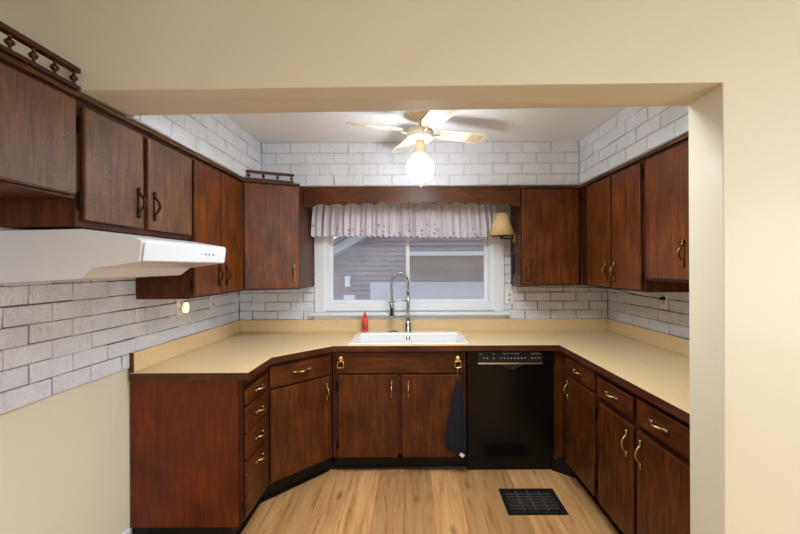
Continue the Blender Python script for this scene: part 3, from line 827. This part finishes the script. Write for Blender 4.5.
# right of the window
t = upper('flat_wall_cabinet', 'single-door wooden wall cabinet facing the room, beside the sconce and window', (0.845, 3.12), 0, 1.3245-0.845, 0.31, 1.315, TOP,
      [(0.012, 0.452, 1.325, 2.066, 0.052, 1.43, 0.458)])
RU = 1.326
t = upper('two_door_wall_cabinet', 'wooden wall cabinet with two narrow doors above the worktop corner by the plugged-in cord', (RU, 3.1185), R270, 3.1185-2.268, XR-0.016-RU, 1.315, TOP,
      [(3.1185-2.985, 3.1185-2.645, 1.327, 2.058, 3.1185-2.69, 1.43, 3.1185-2.992), (3.1185-2.62, 3.1185-2.295, 1.327, 2.058, 3.1185-2.575, 1.43, 3.1185-2.288)])
t = upper('raised_wall_cabinet', 'shorter wooden wall cabinet with raised bottom edge next to the beige opening', (RU, 2.266), R270, 2.266-1.492, XR-0.016-RU, 1.383, TOP,
      [(2.266-2.235, 2.266-1.882, 1.397, 2.055, 2.266-1.92, 1.525, 2.266-2.243), (2.266-1.865, 2.266-1.51, 1.397, 2.055, 2.266-1.83, 1.525, 2.266-1.503)], scuff_sheen=False)

# spindle galleries
def gallery(name, label, loc, rz, length, n, h=0.075, end=True):
    t = thing(name, label, 'gallery rail', loc, rz)
    MB().box(0, length, -0.014, 0.014, 0, 0.014).build('bottom_rail', M['gallery_wood'], t, bevel=0.003)
    MB().box(0, length, -0.014, 0.014, h-0.017, h).build('top_rail', M['gallery_wood'], t, bevel=0.003)
    a, b = 0.014, h-0.016; g = b-a
    prof = [(0.0045,0),(0.0075,0.06),(0.0045,0.16),(0.004,0.24),(0.0105,0.38),(0.0135,0.50),(0.0105,0.62),(0.004,0.76),(0.0045,0.84),(0.0075,0.94),(0.0045,1.0)]
    base = MB().lathe([(r, a+g*hh) for r, hh in prof], 12).build('spindle', M['gallery_wood'], t)
    for i in range(n):
        o = base if i == 0 else base.copy()
        if i: COL.objects.link(o); o.parent = t
        o.location = (0.016 + (length-0.032)*i/(n-1), 0, 0)
    return t
gallery('gallery_rail', 'long dark spindle gallery rail standing on the refrigerator cabinet', (-1.178, 0.712, TOP+0.0065), R90, 0.70, 10, 0.078)
gl_off = 0.028
gd = Vector((math.cos(ang2), math.sin(ang2)))
p = A2 + gd*0.030 + Vector((math.sin(ang2), -math.cos(ang2)))*0.006
gallery('gallery_rail', 'short spindle gallery rail standing on the angled corner cabinet', (p.x, p.y, TOP+0.0045), ang2, w2-0.070, 4, 0.068)

# valance board over the window
t = MB(); n = 160; x0, x1 = -0.838, 0.842
v = []; zt = TOP+0.006
def scal(u):
    # scalloped lower edge with plain ends
    ed = 0.045
    if u < ed or u > 1-ed: return 1.935
    s = (u-ed)/(1-2*ed)
    return 1.948 + 0.016*abs(math.sin(PI*s*13.0))**0.75 - 0.006*math.cos(2*PI*s)
for i in range(n+1):
    u = i/n; x = x0+(x1-x0)*u
    v += [(x,3.102,scal(u)),(x,3.102,zt),(x,3.120,scal(u)),(x,3.120,zt)]
f = []
for i in range(n):
    a, b = i*4, i*4+4
    f += [(a,b,b+1,a+1),(a+2,a+3,b+3,b+2),(a,a+2,b+2,b),(a+1,b+1,b+3,a+3)]
f += [(0,1,3,2),(n*4,n*4+2,n*4+3,n*4+1)]
t.raw(v, f)
tag(t.build('valance_board', M['wood_x']), 'scalloped wooden valance board bridging the cabinets above the window', 'valance board')

# ruffled curtain on its rod
t = thing('cafe_curtain', 'short white ruffled curtain with eyelet hem hanging over the window', 'curtain', (-0.05, 3.335, 1.990))
nx, nz = 420, 22; W = 1.535
v = []; f = []
random.seed(3)
ph = [random.uniform(0, 6.28) for _ in range(6)]
for j in range(nz+1):
    s = j/nz
    for i in range(nx+1):
        u = i/nx; x = -W/2 + W*u
        amp = (0.008 + 0.016*min(1, s*1.6))*(1.0+0.5*math.sin(u*23+ph[2])*math.sin(u*7.3+ph[4]))
        fold = math.sin(u*2*PI*31 + 1.6*math.sin(u*17+ph[0]) + 0.7*s*math.sin(u*9+ph[1])) + 0.5*math.sin(u*2*PI*47 + ph[2] + 2*math.sin(u*11+ph[3]))
        hem = 0.266 + 0.013*abs(math.sin(u*PI*34)) + 0.003*abs(math.sin(u*PI*136)) + 0.008*math.sin(u*5+ph[4])
        z = 0.022 - s*(hem+0.022) + (0.006*math.sin(u*2*PI*24+ph[5]) if j == 0 else 0)
        squeeze = 1.0 - 0.02*math.exp(-((s-0.08)/0.04)**2)
        g = 0.35 if abs(s-0.08) < 0.03 else 1.0
        v.append((x*(1+0.02*s), -0.014 - amp*g*fold*0.8, z))
for j in range(nz):
    for i in range(nx):
        a = j*(nx+1)+i; f.append((a, a+1, a+nx+2, a+nx+1))
mb = MB(); mb.raw(v, f, 0, True)
o = mb.build('fabric', M['curtain'], t, fix=False)
sm = o.modifiers.new('thick', 'SOLIDIFY'); sm.thickness = 0.0012
MB().tube([(-W/2-0.01,0.012,0),(W/2+0.01,0.012,0)], 0.006, 8).tube([(-W/2-0.01,0.012,0),(-W/2-0.01,0.085,0)], 0.005, 8).tube([(W/2+0.01,0.012,0),(W/2+0.01,0.085,0)], 0.005, 8).build('curtain_rod', M['white_trim'], t)

# ------------------------------------------------------------------ range hood
t = thing('range_hood', 'white under-cabinet range hood with sloped front and buttons', 'range hood', (XL+0.0145, 1.43, 1.412))
X_ = lambda x: x-(XL+0.0145)
prof = [(X_(-1.4905),0.19),(X_(-1.18),0.195),(X_(-0.985),0.162),(X_(-0.965),0.150),(X_(-0.975),0.076),(X_(-1.148),0.052),(X_(-1.185),0.016),(X_(-1.4905),0.0)]
n = len(prof); v = []
yn = [0,0,0.0,0.0,0.0,0.0,0.0,0]; yf = [0.725,0.725,0.68,0.645,0.640,0.64,0.62,0.62]
v = [(x, a, z) for (x, z), a in zip(prof, yn)] + [(x, b, z) for (x, z), b in zip(prof, yf)]
mb = MB(); mb.raw(v, [tuple(range(n)), tuple(range(2*n-1, n-1, -1))] + [((i+1)%n, i, n+i, n+(i+1)%n) for i in range(n)])
mb.build('shell', M['hood'], t, bevel=0.003)
fp = MB()
fp.hexa([(X_(-0.971),0.008,0.079),(X_(-0.9665),0.008,0.079),(X_(-0.9665),0.632,0.079),(X_(-0.971),0.632,0.079)],
        [(X_(-0.963),0.008,0.147),(X_(-0.9575),0.008,0.147),(X_(-0.9575),0.632,0.147),(X_(-0.963),0.632,0.147)])
fo = fp.build('front_panel', M['hood'], t, bevel=0.002)
for y in (0.40, 0.435, 0.465, 0.50, 0.53):
    b = MB(); b.lathe([(0.005,-0.004),(0.005,0.002),(0.003,0.003)] if y not in (0.40,0.53) else [(0.003,-0.004),(0.003,0.001)], 10, axis='x')
    bo = b.build('button', M['hood_under'] if y not in (0.435, 0.465, 0.50) else M['chrome_dark'], fo); bo.location = (X_(-0.9600), y, 0.117)
o = MB().box(X_(-1.12), X_(-1.02), 0.09, 0.20, 0, 0.004).build('lamp_lens', M['hood_under'], t); o.location = (0,0,0.058); o.rotation_euler = (0, -0.13, 0)

# ------------------------------------------------------------------ ceiling fan with globe light
FX, FY = 0.055, 2.56
t = thing('ceiling_fan', 'white four-blade ceiling fan with a glowing globe light', 'ceiling fan', (FX, FY, CEIL))
MB().lathe([(0.103,0),(0.100,-0.008),(0.092,-0.014),(0.060,-0.030),(0.030,-0.036)], 28).build('canopy', M['fan_gold'], t)
MB().lathe([(0.012,-0.03),(0.012,-0.088)], 14).build('downrod', M['fan_gold'], t)
MB().lathe([(0.018,-0.080),(0.040,-0.088),(0.080,-0.102),(0.086,-0.112),(0.0865,-0.122)], 30).build('motor_top', M['fan_gold'], t)
MB().lathe([(0.0865,-0.122),(0.086,-0.150),(0.076,-0.162),(0.030,-0.168)], 30).build('motor_housing', M['fan_white'], t)
MB().lathe([(0.028,-0.168),(0.032,-0.175),(0.026,-0.182),(0.034,-0.192),(0.040,-0.236),(0.046,-0.248),(0.047,-0.262),(0.038,-0.270)], 24).build('light_fitter', M['fan_gold'], t)
g = MB(); R_ = 0.088
g.lathe([(max(0.002, R_*math.sin(PI*k/18)), -0.348 + R_*math.cos(PI*k/18)) for k in range(19)], 28)
g.build('globe', M['globe'], t)
MB().tube([(0.012,-0.05,-0.255),(0.012,-0.058,-0.30),(0.005,-0.06,-0.355),(0.004,-0.06,-0.468)], 0.0012, 5).lathe([(0.001,-0.466),(0.005,-0.470),(0.005,-0.482),(0.001,-0.486)], 8, (0.004,-0.06,0)).build('pull_chain', M['old_brass'], t)
def blade_mesh():
    mb = MB(); pr = [(0.13,0.042),(0.16,0.052),(0.30,0.062),(0.42,0.068),(0.448,0.060),(0.468,0.040)]
    v = []
    for x, hw in pr: v += [(x,-hw,0),(x,hw,0),(x,-hw,0.006),(x,hw,0.006)]
    f = []
    for i in range(len(pr)-1):
        a, b = 4*i, 4*i+4
        f += [(a,a+1,b+1,b),(a+2,b+2,b+3,a+3),(a,b,b+2,a+2),(a+1,a+3,b+3,b+1)]
    f += [(0,2,3,1)]; k = 4*(len(pr)-1); f += [(k,k+1,k+3,k+2)]
    mb.raw(v, f); return mb
cane = plain('woven_cane_print', srgb(222, 202, 168), 0.6, bscale=110, var=0.25)
bl0 = None
for k in range(4):
    a = math.radians(20 + 90*k)
    if bl0 is None:
        bl = blade_mesh().build('blade', M['fan_white'], t)
        cm = MB(); cm.box(0.35, 0.445, -0.045, 0.045, -0.001, 0.0); cm.build('cane_inset', cane, bl)
        br = MB(); br.tube([(0.075,0,-0.012),(0.10,0,-0.016),(0.135,0,-0.004)], [0.009,0.008,0.008], 8); br.box(0.125, 0.20, -0.026, 0.026, -0.004, 0.0)
        br.build('blade_bracket', M['fan_gold'], bl); bl0 = bl
    else:
        bl = copy_tree(bl0, t)
    bl.location = (0, 0, -0.112); bl.rotation_euler = (math.radians(-13), 0, a)

# ------------------------------------------------------------------ sconce, cords, outlets
t = thing('wall_sconce', 'plug-in swing-arm sconce with cream shade on the cabinet side by the window', 'wall lamp', (0.832, 3.28, 1.60))
def L_(x, y, z): return (x-0.832, y-3.28, z-1.60)
sc = L_(0.722, 3.22, 1.715)
sh = MB(); sh.lathe([(0.105,0),(0.046,0.178),(0.044,0.178),(0.103,0)], 32, sc)
sh.build('lamp_shade', M['shade'], t)
MB().box(-0.006, 0.0125, -0.03, 0.03, 0.06, 0.14).build('backplate', M['old_brass'], t, bevel=0.003)
MB().tube([L_(0.826,3.28,1.70), L_(0.80,3.27,1.695), L_(0.76,3.235,1.690), L_(0.722,3.22,1.690), L_(0.722,3.22,1.72)], 0.006, 8).tube([L_(0.722,3.22,1.69), L_(0.722,3.22,1.76)], 0.013, 10).build('swing_arm', M['bronze'], t)
MB().tube([L_(0.722,3.22,1.75), L_(0.722,3.22,1.86)], [0.012,0.02], 12).build('bulb', M['white_trim'], t)
MB().box(-0.022, 0.0, -0.05, -0.01, -0.19, -0.035).build('dimmer_box', M['cord'], t, bevel=0.004)
cpts = [L_(0.822,3.25,1.66), L_(0.820,3.25,1.57), L_(0.822,3.25,1.44), L_(0.816,3.26,1.36), L_(0.832,3.28,1.308), L_(0.95,3.24,1.303), L_(1.10,3.20,1.300), L_(1.16,3.20,1.300),
        L_(1.30,3.15,1.302), L_(1.40,3.08,1.300), L_(1.50,2.95,1.295), L_(1.59,2.84,1.262), L_(1.655,2.72,1.248), L_(1.672,2.66,1.248)]
def smooth(pts, k=6):
    P = [Vector(p) for p in pts]; out = []
    for i in range(len(P)-1):
        p0, p1, p2, p3 = P[max(i-1,0)], P[i], P[i+1], P[min(i+2,len(P)-1)]
        for j in range(k):
            u = j/k
            out.append(0.5*((2*p1)+(-p0+p2)*u+(2*p0-5*p1+4*p2-p3)*u*u+(-p0+3*p1-3*p2+p3)*u**3))
    return out + [P[-1]]
MB().tube(smooth(cpts), 0.0032, 6).build('power_cord', M['cord'], t)
MB().lathe([(0.004,-0.03),(0.011,-0.02),(0.013,0.0),(0.013,0.006)], 10, L_(1.672,2.66,1.248), axis='x').build('plug', M['cord'], t)

def outlet(label, loc, rz, kind='outlet'):
    t = thing('wall_outlet', label, 'outlet', loc, rz)
    MB().box(-0.036, 0.036, -0.006, 0, -0.058, 0.058).build('cover_plate', M['outlet'], t, bevel=0.002)
    for z in (-0.022, 0.022):
        o = MB().lathe([(0.017,-0.002),(0.017,0.001)], 16, axis='y').build('socket', M['outlet'], t); o.location = (0, -0.006, z)
        s = MB(); s.box(-0.008,-0.0055,-0.0032,-0.0018,-0.003,0.006); s.box(0.0055,0.008,-0.0032,-0.0018,-0.003,0.006); s.lathe([(0.003,-0.0032),(0.003,-0.0018)], 8, (0,0,-0.008), axis='y')
        s.build('slots', M['slot'], o)
    return t
outlet('white outlet cover on the brick between window and single-door wall cabinet', (0.830, YB-0.0160, 1.205), 0)
outlet('white outlet cover holding the black cord plug under the two-door wall cabinet', (XR-0.0160, 2.67, 1.235), R270)
outlet('white outlet cover holding the glowing nightlight under the tall wall cabinet', (XL+0.0160, 2.56, 1.215), R90)
outlet('white outlet cover on brick in the corner beyond the nightlight', (XL+0.0160, 2.98, 1.215), R90)
t = thing('nightlight', 'small glowing amber nightlight plugged in below the tall wall cabinet', 'nightlight', (XL+0.0305, 2.56, 1.195), R90)
MB().box(-0.018, 0.018, -0.014, 0.0, -0.015, 0.022).build('plug_body', M['outlet'], t, bevel=0.003)
MB().lathe([(0.010,-0.026),(0.016,-0.014),(0.017,0.018),(0.012,0.036),(0.005,0.04)], 14, (0,-0.028,0.01)).build('lamp_shade', M['amber'], t)

# towel on the ring pull next to the dishwasher
TX, TY = 0.317, 2.808
t = thing('hand_towel', 'dark navy hand towel hanging from the brass ring beside the dishwasher', 'towel', (TX, TY, 0.735))
v = []; f = []; nu, nv = 48, 30
for j in range(nv+1):
    s = j/nv
    hw = 0.010 + 0.056*min(1, s/0.72)**0.9; z = -0.065 - 0.50*s
    sh = -0.006*s
    for i in range(nu):
        a = 2*PI*i/nu
        rip = 1 + 0.16*math.sin(a*5+1.0)*min(1, 2*s)
        hem = (0.085*(0.5-0.5*math.cos(a))-0.05)*max(0, (s-0.70)/0.30)
        v.append((sh+hw*math.cos(a)*rip - 0.012*s, (0.008+0.005*min(1, 2*s))*math.sin(a)*rip, z - hem*-1.0*math.copysign(1, 1) * (1 if True else 0)))
for j in range(nv):
    for i in range(nu):
        k = (i+1) % nu; f.append((j*nu+i, j*nu+k, (j+1)*nu+k, (j+1)*nu+i))
f.append(tuple(range(nu))); f.append(tuple(nv*nu+i for i in range(nu-1,-1,-1)))
mb = MB(); mb.raw(v, f, 0, True); mb.build('cloth', M['navy'], t)
MB().tube([(0.002,-0.002,0.022),(-0.003,-0.002,0.0),(0.0,0,-0.04),(0.0,0,-0.075)], 0.0045, 8).build('hanging_loop', M['old_brass'], t)
o = MB().box(-0.016, 0.016, -0.004, -0.002, -0.012, 0.012).build('care_tag', M['tag'], t); o.location = (0.026, -0.012, -0.585); o.rotation_euler = (0, 0.7, 0)

# floor register
VX0, VX1, VY0, VY1 = 0.561, 0.916, 2.355, 2.628
t = thing('floor_register', 'black metal heating grille set in the plank floor near the dishwasher', 'floor vent', ((VX0+VX1)/2, (VY0+VY1)/2, 0.0005))
hw, hd_ = (VX1-VX0)/2, (VY1-VY0)/2
mb = MB(); b = 0.030
mb.box(-hw, hw, -hd_, -hd_+b, 0, 0.007); mb.box(-hw, hw, hd_-b, hd_, 0, 0.007); mb.box(-hw, -hw+b, -hd_+b, hd_-b, 0, 0.007); mb.box(hw-b, hw, -hd_+b, hd_-b, 0, 0.007)
mb.build('border', M['vent'], t, bevel=0.002)
mb = MB()
for i in range(1, 4):
    x = -hw+b + (2*hw-2*b)*i/4; mb.box(x-0.004, x+0.004, -hd_+b, hd_-b, 0.001, 0.0065)
for i in range(1, 7):
    y = -hd_+b + (2*hd_-2*b)*i/7; mb.box(-hw+b, hw-b, y-0.004, y+0.004, 0.001, 0.0055)
mb.build('grille', plain('worn_iron_bars', srgb(78, 72, 66), 0.5, 0.2, var=0.4, bscale=60), t)
MB().box(-hw+b, hw-b, -hd_+b, hd_-b, 0, 0.0008).build('duct_opening', M['dark_gap'], t)

# ------------------------------------------------------------------ outside the window
def siding_mat():
    m, nt, b = new_mat('grey_lap_siding')
    b.inputs['Base Color'].default_value = srgb(150, 138, 144); b.inputs['Roughness'].default_value = 0.7
    return m
M['siding'] = siding_mat()
M['fascia'] = plain('brown_soffit_boards', srgb(104, 82, 66), 0.8, var=0.15, bscale=8)
M['pale_door'] = plain('pale_painted_door', srgb(206, 206, 210), 0.6)
M['snow'] = plain('pale_ground', srgb(190, 194, 204), 0.9, bump=0.4, bscale=3)
YH = 8.2
struct(MB().box(-14, 16, 3.61, 22, -0.35, -0.30).build('ground_outside', M['snow']))
t = thing('neighbour_house', 'grey lap-sided house with a gable roof seen through the window', 'house', (0, YH, -0.30))
mb = MB()
z = 0.0
while z < 3.6:
    xl = -3.1
    # gable slope cuts the boards on the left
    lim = lambda h: max(-3.1, -2.64 + (h-1.39)/0.56 + 0.02)
    x0, x1 = lim(z), lim(z+0.1)
    mb.hexa([(x0, -0.035, z), (5.0, -0.035, z), (5.0, 0.02, z), (x0, 0.02, z)], [(x1, 0, z+0.1), (5.0, 0, z+0.1), (5.0, 0.02, z+0.1), (x1, 0.02, z+0.1)])
    z += 0.1
mb.build('siding', M['siding'], t)
# barge board along the roof slope
p0, p1 = Vector((-2.64, 0, 1.39)), Vector((1.2, 0, 3.54))
d = (p1-p0).normalized(); nrm = Vector((-d.z, 0, d.x))
mb = MB()
q = [p0, p1, p1+nrm*0.16, p0+nrm*0.16]
mb.hexa([tuple(x+Vector((0,-0.35,0))) for x in q], [tuple(x+Vector((0,0.1,0))) for x in q])
mb.build('barge_board', plain('grey_fascia', srgb(176, 176, 182), 0.7), t)
mb = MB(); q = [p0+nrm*0.17, p1+nrm*0.17, p1+nrm*0.25, p0+nrm*0.25]
mb.hexa([tuple(x+Vector((0,-0.45,0))) for x in q], [tuple(x+Vector((0,3.0,0))) for x in q])
mb.build('roof', plain('grey_shingles', srgb(120, 118, 122), 0.9, var=0.2, bscale=20), t)
mb = MB(); mb.box(-0.1, 5.0, -0.55, -0.015, 1.72, 1.98); mb.build('porch_eave', M['fascia'], t)
mb = MB(); mb.box(-0.1, 5.0, -0.60, -0.55, 1.98, 2.06); mb.build('gutter', plain('white_gutter', srgb(200, 198, 196), 0.5), t)
mb = MB(); mb.box(-0.85, 4.4, -0.06, -0.015, 0.0, 1.46)
for i in range(1, 4): mb.box(-0.85, 4.4, -0.075, -0.06, 0.36*i-0.012, 0.36*i+0.012)
mb.build('garage_door', M['pale_door'], t)
mb = MB(); mb.box(-1.36, -1.26, -0.10, -0.015, 1.37, 1.55); mb.prism([(-1.37,-0.11),(-1.25,-0.11),(-1.25,-0.015),(-1.37,-0.015)], 1.55, 1.58); mb.build('porch_lamp', M['white_trim'], t)
MB().box(-1.38, -1.16, -0.14, -0.015, 0.75, 1.20).build('meter_box', M['white_trim'], t)
